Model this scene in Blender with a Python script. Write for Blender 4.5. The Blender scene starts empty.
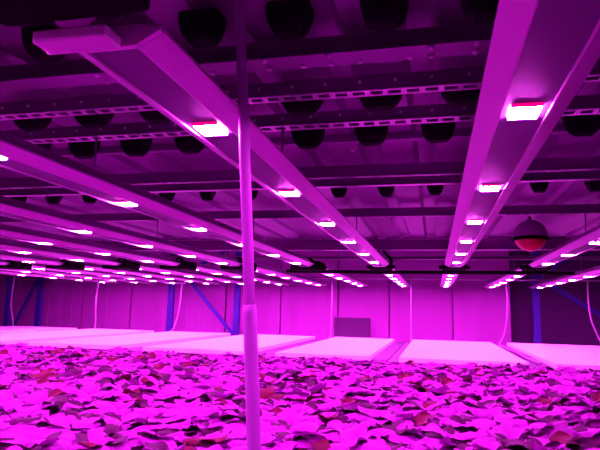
import bpy, bmesh, math, random
from mathutils import Vector, Matrix
random.seed(7)
S = bpy.context.scene
COL = S.collection
ZO = 1.30                      # camera height above the floor; z below is given relative to the camera
PI = math.pi

# ---------------------------------------------------------------- camera
F, YAW, PITCH, ROLL = 560.5, 0.2366, 0.1477, 0.0226
fw = Vector((-math.sin(YAW)*math.cos(PITCH), math.cos(YAW)*math.cos(PITCH), math.sin(PITCH)))
rt = Vector((math.cos(YAW), math.sin(YAW), 0)); up = rt.cross(fw)
r2 = rt*math.cos(ROLL) + up*math.sin(ROLL); u2 = up*math.cos(ROLL) - rt*math.sin(ROLL)
cd = bpy.data.cameras.new('camera'); cam = bpy.data.objects.new('camera', cd); COL.objects.link(cam)
cam.matrix_world = Matrix(((r2.x, u2.x, -fw.x, 0), (r2.y, u2.y, -fw.y, 0), (r2.z, u2.z, -fw.z, ZO), (0, 0, 0, 1)))
cd.sensor_width = 36; cd.lens = F/600*36; cd.clip_start = .02
S.camera = cam

def view(p):                   # where a point (relative z) falls in the picture, for counting what is in frame
    p = Vector(p); d = p.dot(fw)
    return (300 + F*p.dot(r2)/d, 225 - F*p.dot(u2)/d, d)

# ---------------------------------------------------------------- materials
def mat(name, col, rough=.6, metal=0., spec=.4, noise=0., scale=8., bump=0., stretch=(1, 1, 1)):
    m = bpy.data.materials.new(name); m.use_nodes = True
    nt = m.node_tree; b = nt.nodes['Principled BSDF']
    b.inputs['Base Color'].default_value = (*col, 1); b.inputs['Roughness'].default_value = rough
    b.inputs['Metallic'].default_value = metal; b.inputs['Specular IOR Level'].default_value = spec
    if noise or bump:
        tc = nt.nodes.new('ShaderNodeTexCoord'); mp = nt.nodes.new('ShaderNodeMapping')
        mp.inputs['Scale'].default_value = stretch
        n = nt.nodes.new('ShaderNodeTexNoise'); n.inputs['Scale'].default_value = scale; n.inputs['Detail'].default_value = 5
        nt.links.new(tc.outputs['Object'], mp.inputs[0]); nt.links.new(mp.outputs[0], n.inputs['Vector'])
        if noise:
            mx = nt.nodes.new('ShaderNodeMix'); mx.data_type = 'RGBA'
            mx.inputs[6].default_value = (*[c*(1-noise) for c in col], 1)
            mx.inputs[7].default_value = (*[min(1, c*(1+noise)) for c in col], 1)
            nt.links.new(n.outputs['Fac'], mx.inputs[0]); nt.links.new(mx.outputs[2], b.inputs['Base Color'])
        if bump:
            bp = nt.nodes.new('ShaderNodeBump'); bp.inputs['Strength'].default_value = bump; bp.inputs['Distance'].default_value = .01
            nt.links.new(n.outputs['Fac'], bp.inputs['Height']); nt.links.new(bp.outputs[0], b.inputs['Normal'])
    return m

def emit(name, col, s):
    m = bpy.data.materials.new(name); m.use_nodes = True
    nt = m.node_tree; nt.nodes.remove(nt.nodes['Principled BSDF'])
    e = nt.nodes.new('ShaderNodeEmission'); e.inputs[0].default_value = (*col, 1); e.inputs[1].default_value = s
    nt.links.new(e.outputs[0], nt.nodes['Material Output'].inputs[0])
    return m

def leafmat(name, col, trans=.3, var=.35):
    m = bpy.data.materials.new(name); m.use_nodes = True
    nt = m.node_tree; b = nt.nodes['Principled BSDF']; out = nt.nodes['Material Output']
    b.inputs['Roughness'].default_value = .65; b.inputs['Specular IOR Level'].default_value = .12
    tc = nt.nodes.new('ShaderNodeTexCoord')
    n = nt.nodes.new('ShaderNodeTexNoise'); n.inputs['Scale'].default_value = 16; n.inputs['Detail'].default_value = 4
    nt.links.new(tc.outputs['Object'], n.inputs['Vector'])
    mx = nt.nodes.new('ShaderNodeMix'); mx.data_type = 'RGBA'
    mx.inputs[6].default_value = (*[c*(1-var) for c in col], 1); mx.inputs[7].default_value = (*[min(1, c*(1+var)) for c in col], 1)
    nt.links.new(n.outputs['Fac'], mx.inputs[0]); nt.links.new(mx.outputs[2], b.inputs['Base Color'])
    t = nt.nodes.new('ShaderNodeBsdfTranslucent'); nt.links.new(mx.outputs[2], t.inputs[0])
    s = nt.nodes.new('ShaderNodeMixShader'); s.inputs[0].default_value = trans
    nt.links.new(b.outputs[0], s.inputs[1]); nt.links.new(t.outputs[0], s.inputs[2]); nt.links.new(s.outputs[0], out.inputs[0])
    return m

M = dict(
    wing=mat('bar_aluminium', (.85, .5, .85), .4, .35, .4, .06, 6),
    plate=mat('bar_lamp_board', (.085, .04, .12), .5, 0, .4),
    sink=mat('bar_dark_body', (.30, .14, .33), .55),
    black=mat('black_plastic', (.006, .004, .006), .85, 0, .04),
    rubber=mat('black_rubber', (.012, .005, .013), .9, 0, .05),
    rail=mat('galvanised_rail', (.92, .6, .92), .35, .8, .5, .2, 14),
    bolt=mat('zinc_bolt', (.9, .7, .9), .4, .6, .6),
    deck=mat('deck_sheet', (.27, .09, .30), .5, .3, .3, .3, 3, 0, (1, .4, 1)),
    beam=mat('beam_paint', (.34, .2, .36), .5),
    pole=mat('pole_steel', (.36, .12, .42), .6, 0, .3),
    pale=mat('pole_steel_brightened', (.66, .22, .74), .5, 0, .4),  # same pole, lightened to stand in for light its upper part lacks
    foam=mat('white_foam', (.95, .95, .93), .75, 0, .2, .04, 30, .25),
    tray=mat('tray_plastic', (.055, .006, .075), .6),
    bed_shade=mat('bed_gap_shade', (.05, .03, .045), .8, 0, .2, .4, 20),  # bed surface coloured near-black to carry the deep shade between plants
    wall=mat('wall_panel', (.40, .07, .42), .6, 0, .3, .12, 2.2, 0, (2, 1, .3)),
    dark=mat('dark_opening', (.09, .02, .12), .7),
    floor=mat('concrete_floor', (.12, .1, .12), .8, 0, .2, .2, 4),
    blue=mat('blue_rack_paint', (.035, .02, .27), .6),
    vent=mat('vent_grey', (.14, .04, .16), .6),
    tube=mat('irrigation_tube', (.42, .2, .44), .5),
    red=mat('red_enamel', (.62, .008, .03), .35, 0, .5),
    white=mat('white_enamel', (.5, .28, .52), .4),
    plug=mat('white_button', (.95, .95, .95), .3),
    led=emit('led_face', (1, .055, .96), 860),
    ledred=emit('led_red_row', (1, .0, .22), 1.1),
    ledblue=emit('led_violet_row', (.45, .0, 1), .9),
    leaf=leafmat('pale_leaf', (.27, .017, .285), .2, .85),
    leafred=leafmat('red_leaf', (.07, .002, .016), .15),
    leafdark=leafmat('purple_leaf', (.035, .002, .028), .08),
)

# ---------------------------------------------------------------- mesh helpers
def box(bm, c, s, mi=0):
    v = [bm.verts.new((c[0]+s[0]/2*i, c[1]+s[1]/2*j, c[2]+s[2]/2*k)) for i in (-1, 1) for j in (-1, 1) for k in (-1, 1)]
    for f in ((0, 1, 3, 2), (4, 6, 7, 5), (0, 4, 5, 1), (2, 3, 7, 6), (0, 2, 6, 4), (1, 5, 7, 3)):
        bm.faces.new([v[i] for i in f]).material_index = mi
    return v

def prism(bm, prof, y0, y1, axis='y'):    # closed profile swept along y (profile x,z) or along x (profile y,z)
    pt = (lambda p, t: (p[0], t, p[1])) if axis == 'y' else (lambda p, t: (t, p[0], p[1]))
    a = [bm.verts.new(pt(p, y0)) for p in prof]; b = [bm.verts.new(pt(p, y1)) for p in prof]
    n = len(prof)
    for i in range(n):
        bm.faces.new((a[i], a[(i+1) % n], b[(i+1) % n], b[i]))
    bm.faces.new(a); bm.faces.new(b[::-1])

def tube(bm, pts, r, seg=10):
    pts = [Vector(p) for p in pts]; rings = []
    ref = Vector((0.31, .95, .12)).normalized()
    for i, p in enumerate(pts):
        t = (pts[min(i+1, len(pts)-1)] - pts[max(i-1, 0)]).normalized()
        a = t.cross(ref).normalized(); b = t.cross(a)
        rr = r[i] if isinstance(r, (list, tuple)) else r
        rings.append([bm.verts.new(p + (a*math.cos(2*PI*k/seg) + b*math.sin(2*PI*k/seg))*rr) for k in range(seg)])
    for q, w in zip(rings, rings[1:]):
        for k in range(seg):
            bm.faces.new((q[k], q[(k+1) % seg], w[(k+1) % seg], w[k])).smooth = True
    bm.faces.new(rings[0][::-1]); bm.faces.new(rings[-1])

def lathe(bm, prof, seg=28):
    rings = [[bm.verts.new((r*math.cos(2*PI*k/seg), r*math.sin(2*PI*k/seg), z)) for k in range(seg)] for r, z in prof]
    for q, w in zip(rings, rings[1:]):
        for k in range(seg):
            bm.faces.new((q[k], q[(k+1) % seg], w[(k+1) % seg], w[k])).smooth = True
    bm.faces.new(rings[0][::-1]); bm.faces.new(rings[-1])

def spline(ctrl, n=8):
    P = [Vector(c) for c in ctrl]; P = [P[0]*2-P[1]] + P + [P[-1]*2-P[-2]]; out = []
    for i in range(1, len(P)-2):
        a, b, c, d = P[i-1:i+3]
        for k in range(n):
            t = k/n
            out.append(.5*(2*b + (c-a)*t + (2*a-5*b+4*c-d)*t*t + (3*b-a-3*c+d)*t**3))
    out.append(P[-2]); return out

def obj(name, bm, mats, parent=None, loc=None, bevel=0):
    bmesh.ops.recalc_face_normals(bm, faces=bm.faces)
    me = bpy.data.meshes.new(name); bm.to_mesh(me); bm.free()
    for m in (mats if isinstance(mats, (list, tuple)) else [mats]): me.materials.append(m)
    o = bpy.data.objects.new(name, me); COL.objects.link(o)
    if parent: o.parent = parent
    if loc: o.location = loc if parent else (loc[0], loc[1], loc[2]+ZO)
    elif not parent: o.location = (0, 0, ZO)
    if bevel:
        b = o.modifiers.new('bevel', 'BEVEL'); b.width = bevel; b.segments = 2
    return o

def tag(o, label, cat, group=None):
    o['label'] = label; o['category'] = cat
    if group: o['group'] = group
    return o

def thing(name, label, cat, loc, group=None):
    o = bpy.data.objects.new(name, None); COL.objects.link(o); o.location = (loc[0], loc[1], loc[2]+ZO)
    o.empty_display_size = .05
    return tag(o, label, cat, group)

def dup(root, loc, label=None):
    r = root.copy(); COL.objects.link(r); r.location = (loc[0], loc[1], loc[2]+ZO)
    if label: r['label'] = label
    for ch in list(root.children):
        c = ch.copy(); COL.objects.link(c); c.parent = r
        for g in list(ch.children):
            d = g.copy(); COL.objects.link(d); d.parent = c
    return r

def struct(name, bm, m):
    o = obj(name, bm, m); o['kind'] = 'structure'; return o

ORD = ['first', 'second', 'third', 'fourth', 'fifth', 'sixth', 'seventh', 'eighth', 'ninth', 'tenth', 'eleventh', 'twelfth',
       'thirteenth', 'fourteenth', 'fifteenth', 'sixteenth', 'seventeenth', 'eighteenth']

# ---------------------------------------------------------------- the room
XL, XR, YB, YW, ZT, ZF = -11.5, 3.2, -2.5, 10.5, 2.1, -ZO
bm = bmesh.new(); box(bm, ((XL+XR)/2, (YB+YW)/2, ZF-.05), (XR-XL+.4, YW-YB+.4, .1)); struct('floor', bm, M['floor'])
bm = bmesh.new(); box(bm, ((XL+XR)/2, (YB+YW)/2, ZT+.05), (XR-XL+.4, YW-YB+.4, .1)); struct('ceiling', bm, M['dark'])
bm = bmesh.new(); box(bm, (XL-.05, (YB+YW)/2, (ZT+ZF)/2), (.1, YW-YB+.2, ZT-ZF)); struct('wall_left', bm, M['wall'])
bm = bmesh.new(); box(bm, (XR+.05, (YB+YW)/2, (ZT+ZF)/2), (.1, YW-YB+.2, ZT-ZF)); struct('wall_right', bm, M['dark'])
bm = bmesh.new(); box(bm, ((XL+XR)/2, YB-.05, (ZT+ZF)/2), (XR-XL, .1, ZT-ZF)); struct('wall_rear', bm, M['dark'])
# far wall of upright insulated panels with recessed seams, and a dark doorway at its right end
XD = 1.22
bm = bmesh.new(); x = XL; k = 0
while x < XD-.01:
    w = min((1.12, .95, 1.12, 1.12)[k % 4], XD-x); d = (0, .02, .0, .012)[k % 4]
    box(bm, (x+w/2, YW+.06+d, (ZT+ZF)/2), (w-.03, .12, ZT-ZF))
    for q in range(1, 4):                                   # shallow pressed ribs of the panel
        if w > .5: box(bm, (x+w*q/4, YW+d-.003, (ZT+ZF)/2), (.05, .01, ZT-ZF))
    x += w; k += 1
box(bm, ((XL+XD)/2, YW+.14, (ZT+ZF)/2), (XD-XL, .06, ZT-ZF))
struct('wall_far', bm, M['wall'])
bm = bmesh.new(); box(bm, ((XD+XR)/2, YW+.5, (ZT+ZF)/2), (XR-XD, .08, ZT-ZF))
for z in (-.9, -.45, 0, .45, .9): box(bm, ((XD+XR)/2, YW+.45, z), (XR-XD, .03, .03))
struct('door_1', bm, M['dark'])
bm = bmesh.new(); box(bm, (XD+.03, YW+.25, (ZT+ZF)/2), (.08, .5, ZT-ZF)); struct('trim_1', bm, M['wall'])

v = thing('wall_vent', 'dark rectangular louvred vent low on the far wall', 'vent', (-1.49, YW-.03, -.36))
bm = bmesh.new()
box(bm, (0, 0, .2), (.66, .06, .03)); box(bm, (0, 0, -.2), (.66, .06, .03)); box(bm, (-.32, 0, 0), (.03, .06, .4)); box(bm, (.32, 0, 0), (.03, .06, .4))
obj('vent_frame', bm, M['vent'], v)
bm = bmesh.new(); box(bm, (0, .022, 0), (.62, .01, .38))
for i in range(9):
    z = -.17+i*.0425; prism(bm, [(-.015, z-.02), (-.011, z-.02), (.016, z+.018), (.012, z+.018)], -.31, .31, 'x')
obj('louvre', bm, M['vent'], v)

# ---------------------------------------------------------------- blue rack frames by the far wall
def rack(label, posts, braces, y, top):
    x0 = posts[0]
    t = thing('rack_frame', label, 'rack', (x0, y, ZF), 'blue rack frames at the far wall')
    for px in posts:
        bm = bmesh.new(); w = .055; d = .04
        prism(bm, [(-w+px-x0, -d), (w+px-x0, -d), (w+px-x0, d), (w-.012+px-x0, d), (w-.012+px-x0, -d+.012), (-w+.012+px-x0, -d+.012), (-w+.012+px-x0, d), (-w+px-x0, d)], 0, top-ZF)
        for vv in bm.verts: vv.co = Vector((vv.co.x, vv.co.z, vv.co.y))
        obj('post', bm, M['blue'], t)
    for (ax, az, bx, bz) in braces:
        a = Vector((ax-x0, .0, az-ZF)); b = Vector((bx-x0, .0, bz-ZF)); bm = bmesh.new()
        dd = (b-a); L = dd.length; ang = math.atan2(dd.z, dd.x)
        box(bm, (0, 0, 0), (L, .03, .07))
        bmesh.ops.transform(bm, matrix=Matrix.Translation((a+b)/2) @ Matrix.Rotation(-ang, 4, 'Y'), verts=bm.verts)
        obj('brace', bm, M['blue'], t)
    return t
rack('blue steel rack post with diagonal brace behind the upright pole', [-3.64, -5.0], [(-4.75, .62, -3.66, -.55), (-4.75, .62, -3.66, 1.2)], 10.15, 1.3)
rack('dark blue steel rack frame at the far left edge', [-8.75, -8.0, -10.1], [(-8.7, -.75, -8.05, .55)], 10.2, 1.3)
rack('blue steel rack frame with diagonal brace in the dark doorway at right', [1.68, 3.0], [(1.72, .62, 2.98, -.2), (1.72, .62, 2.9, 1.35)], 10.3, 1.75)

# ---------------------------------------------------------------- growing beds
GAPS1 = [-.345+1.37*k for k in range(-6, 3)]            # planted troughs
GAPS2 = [-9.1, -7.55, -5.95, -4.47, -3.1, -1.68, -.44, .91, 2.6]   # troughs with bare foam boards
def trough(name, x0, x1, y0, y1, label, group):
    w, L = x1-x0, y1-y0
    t = thing(name, label, 'trough', ((x0+x1)/2, (y0+y1)/2, ZF), group)
    bm = bmesh.new(); zb = -.60-ZF; zt = -.475-ZF
    box(bm, (0, 0, zb+.01), (w, L, .02))
    for s in (-1, 1):
        box(bm, (s*(w/2-.012), 0, (zb+zt)/2+.01), (.024, L, zt-zb-.02)); box(bm, (0, s*(L/2-.012), (zb+zt)/2+.01), (w-.05, .024, zt-zb-.02))
    if name == 'board_trough':
        for s in (-1, 1): box(bm, (s*(w/2-.095), 0, -.480-ZF), (.19, L, .016))
    obj('tray', bm, M['tray'], t)
    for sx in (-1, 1):
        for sy in (-1, 1):
            bm = bmesh.new(); box(bm, (sx*(w/2-.06), sy*(L/2-.15), zb/2), (.05, .05, zb)); obj('leg', bm, M['beam'], t)
    return t
n1 = list(zip(GAPS1, GAPS1[1:]))
for i, (a, b) in enumerate(n1):
    t = trough('planted_trough', a+.035, b-.035, -1.6, 5.27, ORD[len(n1)-1-i]+' trough from the right under the lettuce carpet', 'planted troughs')
    bm = bmesh.new(); box(bm, (0, 0, -.50-ZF), (b-a-.13, 6.8, .05)); obj('dark_bed_sheet', bm, M['bed_shade'], t)  # dark sheet stands in for shade in the gaps between lettuces
n2 = list(zip(GAPS2, GAPS2[1:]))
for i, (a, b) in enumerate(n2):
    o = len(n2)-1-i; g = .16 if a < -1.5 else .11
    trough('board_trough', a+.004, b-.004, 5.36, 8.85, ORD[o]+' trough from the right carrying a bare white board', 'troughs of the far bay')
    bm = bmesh.new(); w = b-a-2*g
    box(bm, (0, 0, .0225), (w, 3.46, .045))
    tag(obj('foam_board', bm, M['foam'], None, ((a+b)/2, 7.105, -.472), .006), ORD[o]+' bare white foam board from the right beyond the lettuce', 'board', 'bare foam boards')

# ---------------------------------------------------------------- lettuce
def leaf(bm, L, W, phi, e0, curl, mi, rnd):
    nu, nv = 9, 7; rows = []
    a, b, c = rnd.uniform(0, 6), rnd.uniform(0, 6), rnd.uniform(.004, .009)
    cup = rnd.uniform(-.45, .30); tw = rnd.uniform(-.25, .25)
    px, pz = 0., .012
    for i in range(nu):
        u = i/(nu-1); ang = e0 - curl*u*1.6
        if i: px += L/(nu-1)*math.cos(ang); pz += L/(nu-1)*math.sin(ang)*.8
        wid = W*.5*(.16 + .9*math.sqrt(max(0, 1-((u-.58)/.60)**2)) if u > .05 else .16)
        if i == nu-1: wid = W*.22
        if i == nu-2: wid = min(wid, W*.38)
        row = []
        for j in range(nv):
            s = (j/(nv-1)-.5)*2
            ruff = c*abs(s)**1.6*math.sin(a+u*8+s*1.2)*(.25+u) + c*.6*u*u*math.sin(b+s*7)
            lift = cup*wid*s*s + tw*wid*s*u
            y = s*wid*(1-.12*abs(cup)*abs(s)); x = px - .22*wid*s*s*u*u + .004*math.sin(b+s*6)
            row.append(bm.verts.new((x*math.cos(phi)-y*math.sin(phi), x*math.sin(phi)+y*math.cos(phi), max(.004, pz+ruff+lift))))
        rows.append(row)
    for i in range(nu-1):
        for j in range(nv-1):
            f = bm.faces.new((rows[i][j], rows[i+1][j], rows[i+1][j+1], rows[i][j+1])); f.material_index = mi; f.smooth = True
def lettuce_mesh(seed, kind):
    rnd = random.Random(seed); bm = bmesh.new(); n = rnd.randint(7, 10)
    for k in range(n):
        t = k/n; phi = k*2.399+rnd.uniform(-.3, .3)
        L = (.145-.055*t)*rnd.uniform(.85, 1.15); W = L*rnd.uniform(.7, .95)
        q = rnd.random()
        mi = (0 if q > .13 else 2) if kind == 0 else (1 if q < .22 else (2 if q < .55 else 0))
        leaf(bm, L, W, phi, .32+.75*t+rnd.uniform(-.12, .2), .55+.45*rnd.random(), mi, rnd)
    bm.normal_update()
    me = bpy.data.meshes.new('lettuce'); bm.to_mesh(me); bm.free()
    for m in ('leaf', 'leafred', 'leafdark'): me.materials.append(M[m])
    return me
KINDS = [0, 0, 1, 0, 0, 1, 0, 0, 1, 0]
LM = [lettuce_mesh(100+i, k) for i, k in enumerate(KINDS)]
spots = []
rnd = random.Random(3)
y = -.9; row = 0
while y < 5.02:
    x = -6.3 + (row % 2)*.1
    while x < 2.3:
        px, py = x+rnd.uniform(-.03, .03), min(5.05, y+rnd.uniform(-.03, .03))
        u, w, d = view((px, py, -.4))
        gap = min(abs(px-g) for g in GAPS1)
        if (gap > .06 or py > 1.7 or py < .5) and ((d > .6 and -60 < u < 660) or (y < 1.6 and abs(px) < 1.6)): spots.append((d, px, py, rnd.randrange(len(LM)), rnd.uniform(0, 2*PI), rnd.uniform(.8, 1.25), rnd.uniform(-.03, .018)))
        x += .195
    y += .185; row += 1
def inframe(s):
    u, w, d = view((s[1], s[2], -.39)); return d > .3 and 0 <= u <= 600 and w <= 452
spots.sort(key=lambda s: (not inframe(s), s[0]))
for s in spots[:300]:
    o = bpy.data.objects.new('lettuce', LM[s[3]]); COL.objects.link(o)
    o.location = (s[1], s[2], -.475+ZO); o.rotation_euler = (rnd.uniform(-.12, .12), rnd.uniform(-.12, .12), s[4]); o.scale = (s[5],)*3
    if KINDS[s[3]]: tag(o, 'loose-leaf lettuce with dark red leaves among the pale ones, front of the bed', 'lettuce', 'red-leaved lettuces in the front of the bed')
    else: tag(o, 'loose-leaf lettuce with pale ruffled leaves, front of the bed', 'lettuce', 'pale lettuces in the front of the bed')
vs, fs, mi = [], [], []
for s in spots[300:]:
    base = len(vs); ca, sa = math.cos(s[4])*s[5], math.sin(s[4])*s[5]; me = LM[s[3]]
    vs += [(s[1]+v.co.x*ca-v.co.y*sa, s[2]+v.co.x*sa+v.co.y*ca, -.475+v.co.z*s[5]+s[6]*.3) for v in me.vertices]
    for p in me.polygons: fs.append([base+i for i in p.vertices]); mi.append(p.material_index)
me = bpy.data.meshes.new('lettuce_carpet'); me.from_pydata(vs, [], fs)
me.polygons.foreach_set('material_index', mi); me.polygons.foreach_set('use_smooth', [True]*len(fs))
for m in ('leaf', 'leafred', 'leafdark'): me.materials.append(M[m])
o = bpy.data.objects.new('lettuce_carpet', me); COL.objects.link(o); o.location = (0, 0, ZO); o['kind'] = 'stuff'
tag(o, 'dense far lettuce leaves reaching back to the bare white boards', 'lettuce')

# ---------------------------------------------------------------- LED grow light bars
PROF = [(-.045, -.003), (-.048, -.003), (-.089, .019), (-.089, .025), (-.05, .032), (.05, .032), (.089, .025), (.089, .019), (.048, -.003), (.045, -.003), (.045, .004), (-.045, .004)]
def bar(name, L, leds, hang, label, group, loc):
    t = thing(name, label, 'grow light', loc, group)
    bm = bmesh.new(); prism(bm, PROF, 0, L); obj('reflector', bm, M['wing'], t)
    bm = bmesh.new(); box(bm, (0, L/2, .0035), (.0895, L-.01, .003)); obj('lamp_board', bm, M['plate'], t)
    bm = bmesh.new(); box(bm, (0, L/2, .045), (.10, L-.02, .026))
    for q in (-.04, -.02, 0, .02, .04): box(bm, (q, L/2, .062), (.004, L-.02, .012))
    obj('heat_sink', bm, M['sink'], t)
    for yy in leds:
        bm = bmesh.new(); box(bm, (0, 0, 0), (.056, .066, .006)); lp = obj('led_lamp', bm, M['led'], t, (0, yy, -.001))
        bm = bmesh.new(); box(bm, (0, -.040, .001), (.058, .012, .004)); obj('red_lamp_row', bm, M['ledred'], lp)
        bm = bmesh.new(); box(bm, (0, .040, .001), (.058, .012, .004)); obj('violet_lamp_row', bm, M['ledblue'], lp)
    for yy in (-.006, L+.006):
        bm = bmesh.new(); prism(bm, [(p[0]*.98, p[1]) for p in PROF[:10]], yy-.006, yy+.006); obj('end_cap', bm, M['wing'], t)
    for yy, top in hang:
        bm = bmesh.new(); tube(bm, [(0, yy, .066), (0, yy, top)], .004, 8); obj('hanger', bm, M['sink'], t)
    return t
ZL = .40
XB = [1.58, .885, .180, -.492, -1.20, -1.92, -2.58, -3.24, -3.92, -4.6, -5.3, -6.0]
OFF = [0, .1, 0, 0, .12, .17, -.02, -.13, .05, .12, -.05, .1]
for i, (x, off) in enumerate(zip(XB, OFF)):
    if i:
        y0 = .745 if i == 3 else 2.5 if i == 1 else -1.0; leds = [1.152+.72*n+off-y0 for n in range(-2, 6) if y0+.3 < 1.152+.72*n+off < 5.18]
        near = {1: 'near grow light bar leaving the picture at the right edge', 2: 'near grow light bar right of centre, two large lit lamps, wide left wing',
                3: 'near grow light bar crossing behind the thin pole, starting at the black driver box'}
        lab = near.get(i, ORD[i-4]+' near grow light bar to the left of the one at the driver box')
        bar('grow_light_bar', 5.21-y0, leds, [(1.76-y0, .203)]*(y0 < 2) + [(3.62-y0, .203), (5.0-y0, .268)], lab, 'near grow light bars', (x, y0, ZL))
    y0 = 5.52; leds = [5.78+.7*n+off*.5-y0 for n in range(6) if 5.78+.7*n+off*.5 < 9.6]
    bar('grow_light_bar', 9.72-y0, leds, [(6.75-y0, .203), (9.0-y0, .203)], ORD[i]+' far grow light bar from the right, over the bare white boards', 'far grow light bars', (x, y0, ZL))

# black couplings between near and far bars
for i, x in enumerate(XB):
    if i == 0: continue
    t = thing('cable_coupling', 'black cable coupling between near and far light bars, %s from the right' % ORD[i-1], 'coupling', (x, 5.365, .378 if x > -.8 else .365), 'black couplings between the bars')
    wide = .2 if x > -.8 else .29; hh = .052 if x > -.8 else .085
    bm = bmesh.new(); box(bm, (0, 0, hh/2), (wide, .284, hh)); hs = obj('housing', bm, M['black'], t, None, .008)
    for s in (-1, 1):
        bm = bmesh.new(); tube(bm, [(s*(wide/2-.003), 0, .03), (s*(wide/2+.035), .01, .03)], [.02, .014], 10); obj('gland', bm, M['black'], hs)
    h = .2 if i == 3 else hh+.04
    bm = bmesh.new(); tube(bm, spline([(-.05, 0, .05), (-.045, 0, h*.7), (.0, .0, h), (.05, .0, h*.75), (.1, .0, .06+.03*(i == 3)), (.085, 0, .03)]), .012, 8); obj('cable_loop', bm, M['black'], t)
bm = bmesh.new(); tube(bm, [(-1.42, 5.365, .36), (-.4, 5.365, .358), (.2, 5.365, .36), (1.2, 5.365, .36)], .017, 10)
tag(obj('conduit_pipe', bm, M['black']), 'thin black conduit running crosswise under the couplings', 'pipe')

# black driver box at the head of the bar beside the pole
t = thing('driver_box', 'black driver box at the top left, heading a light bar', 'driver box', (-.503, .655, .405))
bm = bmesh.new(); box(bm, (-.01, -.05, .050), (.25, .15, .085)); hs = obj('housing', bm, M['black'], t, None, .012)
bm = bmesh.new(); box(bm, (-.145, -.05, .04), (.03, .12, .045)); obj('gland', bm, M['black'], hs, None, .008)
bm = bmesh.new(); box(bm, (-.025, .050, -.006), (.125, .046, .02)); obj('mounting_plate', bm, M['wing'], t, None, .004)
bm = bmesh.new(); tube(bm, [(-.1, -.05, .08), (-.1, -.05, .268)], .008, 8); obj('hanger', bm, M['tube'], t)

# ---------------------------------------------------------------- upper shelf: deck, rails, beams
ZD = .68
bm = bmesh.new(); P = []; x = XL+.02; k = 0
while x < XR-.26:
    P += [(x, ZD), (x+.13, ZD), (x+.15, ZD+.022), (x+.21, ZD+.022)]; x += .23
P += [(x, ZD), (x, ZD+.05), (XL+.02, ZD+.05)]
lo = P[:-2]
a = [[bm.verts.new((p[0], yy, p[1])) for p in lo] for yy in (.2, 5.42)]
b_ = [[bm.verts.new((p[0], yy, ZD+.05)) for p in lo] for yy in (.2, 5.42)]
for i in range(len(lo)-1):
    bm.faces.new((a[0][i], a[0][i+1], a[1][i+1], a[1][i])); bm.faces.new((b_[0][i], b_[1][i], b_[1][i+1], b_[0][i+1]))
    for q in (0, 1): bm.faces.new((a[q][i], a[q][i+1], b_[q][i+1], b_[q][i]))
bm.faces.new((a[0][0], a[1][0], b_[1][0], b_[0][0])); bm.faces.new((a[0][-1], a[1][-1], b_[1][-1], b_[0][-1]))
DK = thing('shelf_deck', 'dark ribbed underside of the shelf above, studded with black tapered blocks', 'shelf deck', (0, 0, 0))
obj('deck_sheet', bm, M['deck'], DK)

def rail(y, label, w=.044, h=.06, pitch=.05, slot=.68, bolts=True, z=.60, x0=-6.5, x1=XR, plain=False):
    t = thing('perforated_rail', label, 'rail', (0, y, z), 'perforated rails under the deck')
    bm = bmesh.new()
    if plain:
        box(bm, ((x0+x1)/2, 0, .0015), (x1-x0, w, .003))
    else:
        e = w*.21
        box(bm, ((x0+x1)/2, -w/2+e/2, .0015), (x1-x0, e, .003)); box(bm, ((x0+x1)/2, w/2-e/2, .0015), (x1-x0, e, .003))
        n = int((x1-x0)/pitch)
        for i in range(n):
            box(bm, (x0+(i+.5)*pitch, 0, .0015), (pitch*(1-slot), w-2*e, .003))
    obj('slotted_flange', bm, M['rail'], t)
    bm = bmesh.new(); box(bm, ((x0+x1)/2, w/2-.0015, h/2+.003), (x1-x0, .003, h-.004)); obj('web', bm, M['deck'], t)
    if bolts:
        for i in range(34):
            bm = bmesh.new(); tube(bm, [(0, 0, 0), (0, -.005, 0)], .0045, 8)
            obj('rivet', bm, M['bolt'], t, (-2.4+i*.1, w/2-.003, .042))
    return t
rail(1.50, 'slotted steel rail under the deck, nearest of the brightly dashed ones')
rail(1.76, 'slotted steel rail with a row of rivets, second brightly dashed one', w=.052)
rail(2.50, 'thin slotted steel rail, front one of the pair above the picture centre', w=.022, bolts=False)
rail(2.69, 'plain thicker steel rail, rear one of the pair above the picture centre', w=.03, bolts=False, plain=True)
rail(3.62, 'slotted steel rail deeper under the shelf, before the end beam', w=.03, bolts=False, x0=-8)
# nearest rail: dark with paired bolts
t = thing('bolted_rail', 'dark steel rail nearest overhead with pairs of pale bolts', 'rail', (0, 1.27, .60))
bm = bmesh.new(); box(bm, (-1.5, 0, .002), (9.4, .07, .004)); box(bm, (-1.5, .033, .04), (9.4, .004, .076)); obj('channel', bm, M['deck'], t)
for x in (-.86, -.80, -.62, -.55, -.40, -.31, -.24, -.17, -.05, .0, .1, .17):
    for dy in ((-.026, .02) if round(x*100) % 2 == 0 else (.018,)):
        bm = bmesh.new(); lathe(bm, [(.009, 0), (.009, -.003), (.004, -.007)], 10); obj('bolt', bm, M['bolt'], t, (x, dy, 0))
# thin cross batten between the rails
bm = bmesh.new(); box(bm, (-1.6, 2.12, .665), (9.6, .03, .03)); tag(obj('deck_batten', bm, M['deck']), 'thin dark batten across the deck behind the tapered blocks', 'batten')
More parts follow.
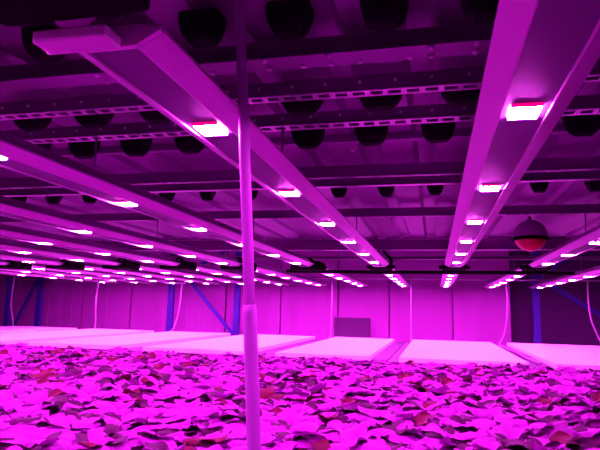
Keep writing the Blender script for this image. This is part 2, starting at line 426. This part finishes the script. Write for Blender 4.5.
# end beam of the near bay, and the two beams of the far bay
t = thing('cross_beam', 'steel cross beam at the far end of the deck above the black couplings', 'beam', (0, 5.36, .565))
bm = bmesh.new(); x0, x1 = -11.4, XR
prism(bm, [(-.03, 0), (.03, 0), (.03, .11), (-.03, .11), (-.03, .104), (.024, .104), (.024, .006), (-.03, .006)], x0, x1, 'x'); obj('channel', bm, M['rail'], t)
bm = bmesh.new(); box(bm, ((x0+x1)/2, -.002, .055), (x1-x0, .012, .095)); obj('web', bm, M['deck'], t)
for y, lab in ((6.75, 'thin steel beam across the far bay just beyond the deck end'), (9.0, 'thin steel beam over the far ends of the light bars')):
    bm = bmesh.new(); prism(bm, [(-.02, 0), (.02, 0), (.02, .04), (.016, .04), (.016, .004), (-.02, .004)], x0, x1, 'x')
    tag(obj('hanger_beam', bm, M['beam'], None, (0, y, .603)), lab, 'beam')

# black tapered blocks under the deck
def block_mesh():
    bm = bmesh.new(); secs = [(.062, 0), (.060, -.02), (.054, -.045), (.044, -.062), (.030, -.074), (.0, -.078)]
    rings = []
    for hw, z in secs[:-1]:
        d = .04*(hw/.062)
        rings.append([bm.verts.new((sx*hw, sy*d, z)) for sx, sy in ((-1, -.6), (-.8, -1), (.8, -1), (1, -.6), (1, .6), (.8, 1), (-.8, 1), (-1, .6))])
    for q, w in zip(rings, rings[1:]):
        for k in range(8): bm.faces.new((q[k], q[(k+1) % 8], w[(k+1) % 8], w[k]))
    bm.faces.new(rings[0]); bm.faces.new(rings[-1][::-1])
    bmesh.ops.recalc_face_normals(bm, faces=bm.faces)
    me = bpy.data.meshes.new('tapered_block'); bm.to_mesh(me); bm.free(); me.materials.append(M['rubber']); return me
BM_ = block_mesh()
ROWS = [(1.16, -.315, .215, 'in the row nearest overhead', .85), (1.60, -.39, .24, 'in the row between the two dashed rails', 1.15),
        (2.00, -.46, .24, 'in the row behind the second dashed rail', 1.0), (2.84, -.48, .245, 'in the row behind the plain rail', .75)]
for (y, xs, st, where, sc) in ROWS:
    szz = 1.35 if y > 2.5 else sc*1.05
    xs_ = [xs+st*k for k in range(-14, 8)]
    for x in xs_:
        if not (-60 < view((x, y, .63))[0] < 660 and view((x, y, .60))[1] > -10): continue
        o = bpy.data.objects.new('tapered_block', BM_); COL.objects.link(o); o.parent = DK; o.location = (x, y, ZD); o.scale = (sc, 1, szz)
        o['label'] = 'black tapered block'
# two small white buttons on the deck
for x, y in ((-.335, 2.32), (-1.31, 2.35)):
    bm = bmesh.new(); lathe(bm, [(.010, 0), (.010, -.006), (.005, -.012)], 12); obj('white_button', bm, M['plug'], DK, (x, y, ZD))['label'] = 'tiny white button'

# ---------------------------------------------------------------- upright pole in front
def px(z): return -.379 - .071*(z-.17)
t = thing('upright_pole', 'thin round steel pole standing in front of everything, left of centre', 'pole', (px(ZF), 1.1, ZF))
def pp(z): return (px(z)-px(ZF), 0, z-ZF)
bm = bmesh.new(); tube(bm, [pp(-.02), pp(.679)], .0116, 18); obj('upper_tube', bm, M['pale'], t)  # brightness painted in by a lighter copy of the pole colour
bm = bmesh.new(); tube(bm, [pp(ZF+.01), pp(-.01), pp(.005)], [.0142, .0142, .0125], 18); obj('lower_sleeve', bm, M['pole'], t)
bm = bmesh.new(); lathe(bm, [(.05, 0), (.05, .008), (.02, .012)], 20); obj('foot_plate', bm, M['pole'], t)

# ---------------------------------------------------------------- hanging red-bottomed extinguisher
t = thing('hanging_extinguisher', 'round hanging fire extinguisher with a red bottom, upper right', 'fire extinguisher', (.665, 4.2, .545))
R_ = .112
def arc(a0, a1, n, r=R_): return [(r*math.cos(a0+(a1-a0)*i/n), r*math.sin(a0+(a1-a0)*i/n)) for i in range(n+1)]
bm = bmesh.new(); lathe(bm, [(.001, -R_)] + arc(-PI/2+.06, -.22, 10)); obj('red_shell', bm, M['red'], t)
bm = bmesh.new(); lathe(bm, arc(-.215, 1.35, 10) + [(.015, R_+.001)]); obj('upper_shell', bm, M['white'], t)
bm = bmesh.new(); lathe(bm, [(R_*.96, -.034), (R_+.006, -.032), (R_+.006, -.012), (R_*.98, -.010)]); obj('collar', bm, M['black'], t)
bm = bmesh.new(); tube(bm, [(0, 0, R_-.004), (0, 0, ZD-.545)], .014, 10); obj('hanger', bm, M['sink'], t)

# ---------------------------------------------------------------- irrigation tubes at the far edge
bm = bmesh.new(); tube(bm, [(-11.4, 9.06, .50), (XR, 9.06, .50)], .014, 10)
tag(obj('supply_pipe', bm, M['tube']), 'thin pale supply pipe along the far ends of the light bars', 'pipe')
TB = [(2.32, .10, 'beside the doorway brace at the right edge'), (.78, .14, 'left of the blue doorway post, ending between two boards'),
      (-.36, .0, 'below the gap between the two middle light bars'), (-1.62, .0, 'hanging left of the wall vent'),
      (-2.98, .05, 'hanging just behind the upright pole'), (-4.35, -.06, 'hanging left of the blue brace'), (-5.85, .05, 'second from the left edge'), (-7.55, .12, 'nearest the left edge')]
for x, bend, lab in TB:
    bm = bmesh.new(); s = random.choice((-1, 1))
    pts = [(x-bend*1.2, 9.06, .5), (x-bend*1.25, 9.05, .25), (x-bend*1.1, 9.02, -.05), (x-bend*.3, 8.99, -.32), (x+bend*.3, 8.93, -.43), (x+bend*1.0, 8.8, -.452)]
    if 0 < x < 1: pts = [(1.05, 9.06, .5), (1.07, 9.05, .2), (1.05, 9.03, -.1), (1.0, 9.0, -.33), (.92, 8.85, -.445)]
    if x > 0 and x < 1: pts += [(.90, 8.2, -.452), (.93, 7.2, -.452), (.92, 6.2, -.452), (.96, 5.7, -.452)]
    tube(bm, spline(pts, 6), .0125, 8)
    tag(obj('irrigation_tube', bm, M['tube']), 'pale irrigation tube, '+lab, 'tube', 'irrigation tubes')

# ---------------------------------------------------------------- world and output
w = bpy.data.worlds.new('world'); S.world = w; w.use_nodes = True
w.node_tree.nodes['Background'].inputs[0].default_value = (.004, 0, .006, 1)
S.view_settings.view_transform = 'Standard'; S.view_settings.look = 'None'
S.view_settings.exposure = 0; S.view_settings.gamma = 1; S.view_settings.use_curve_mapping = False
S.cycles.use_denoising = True
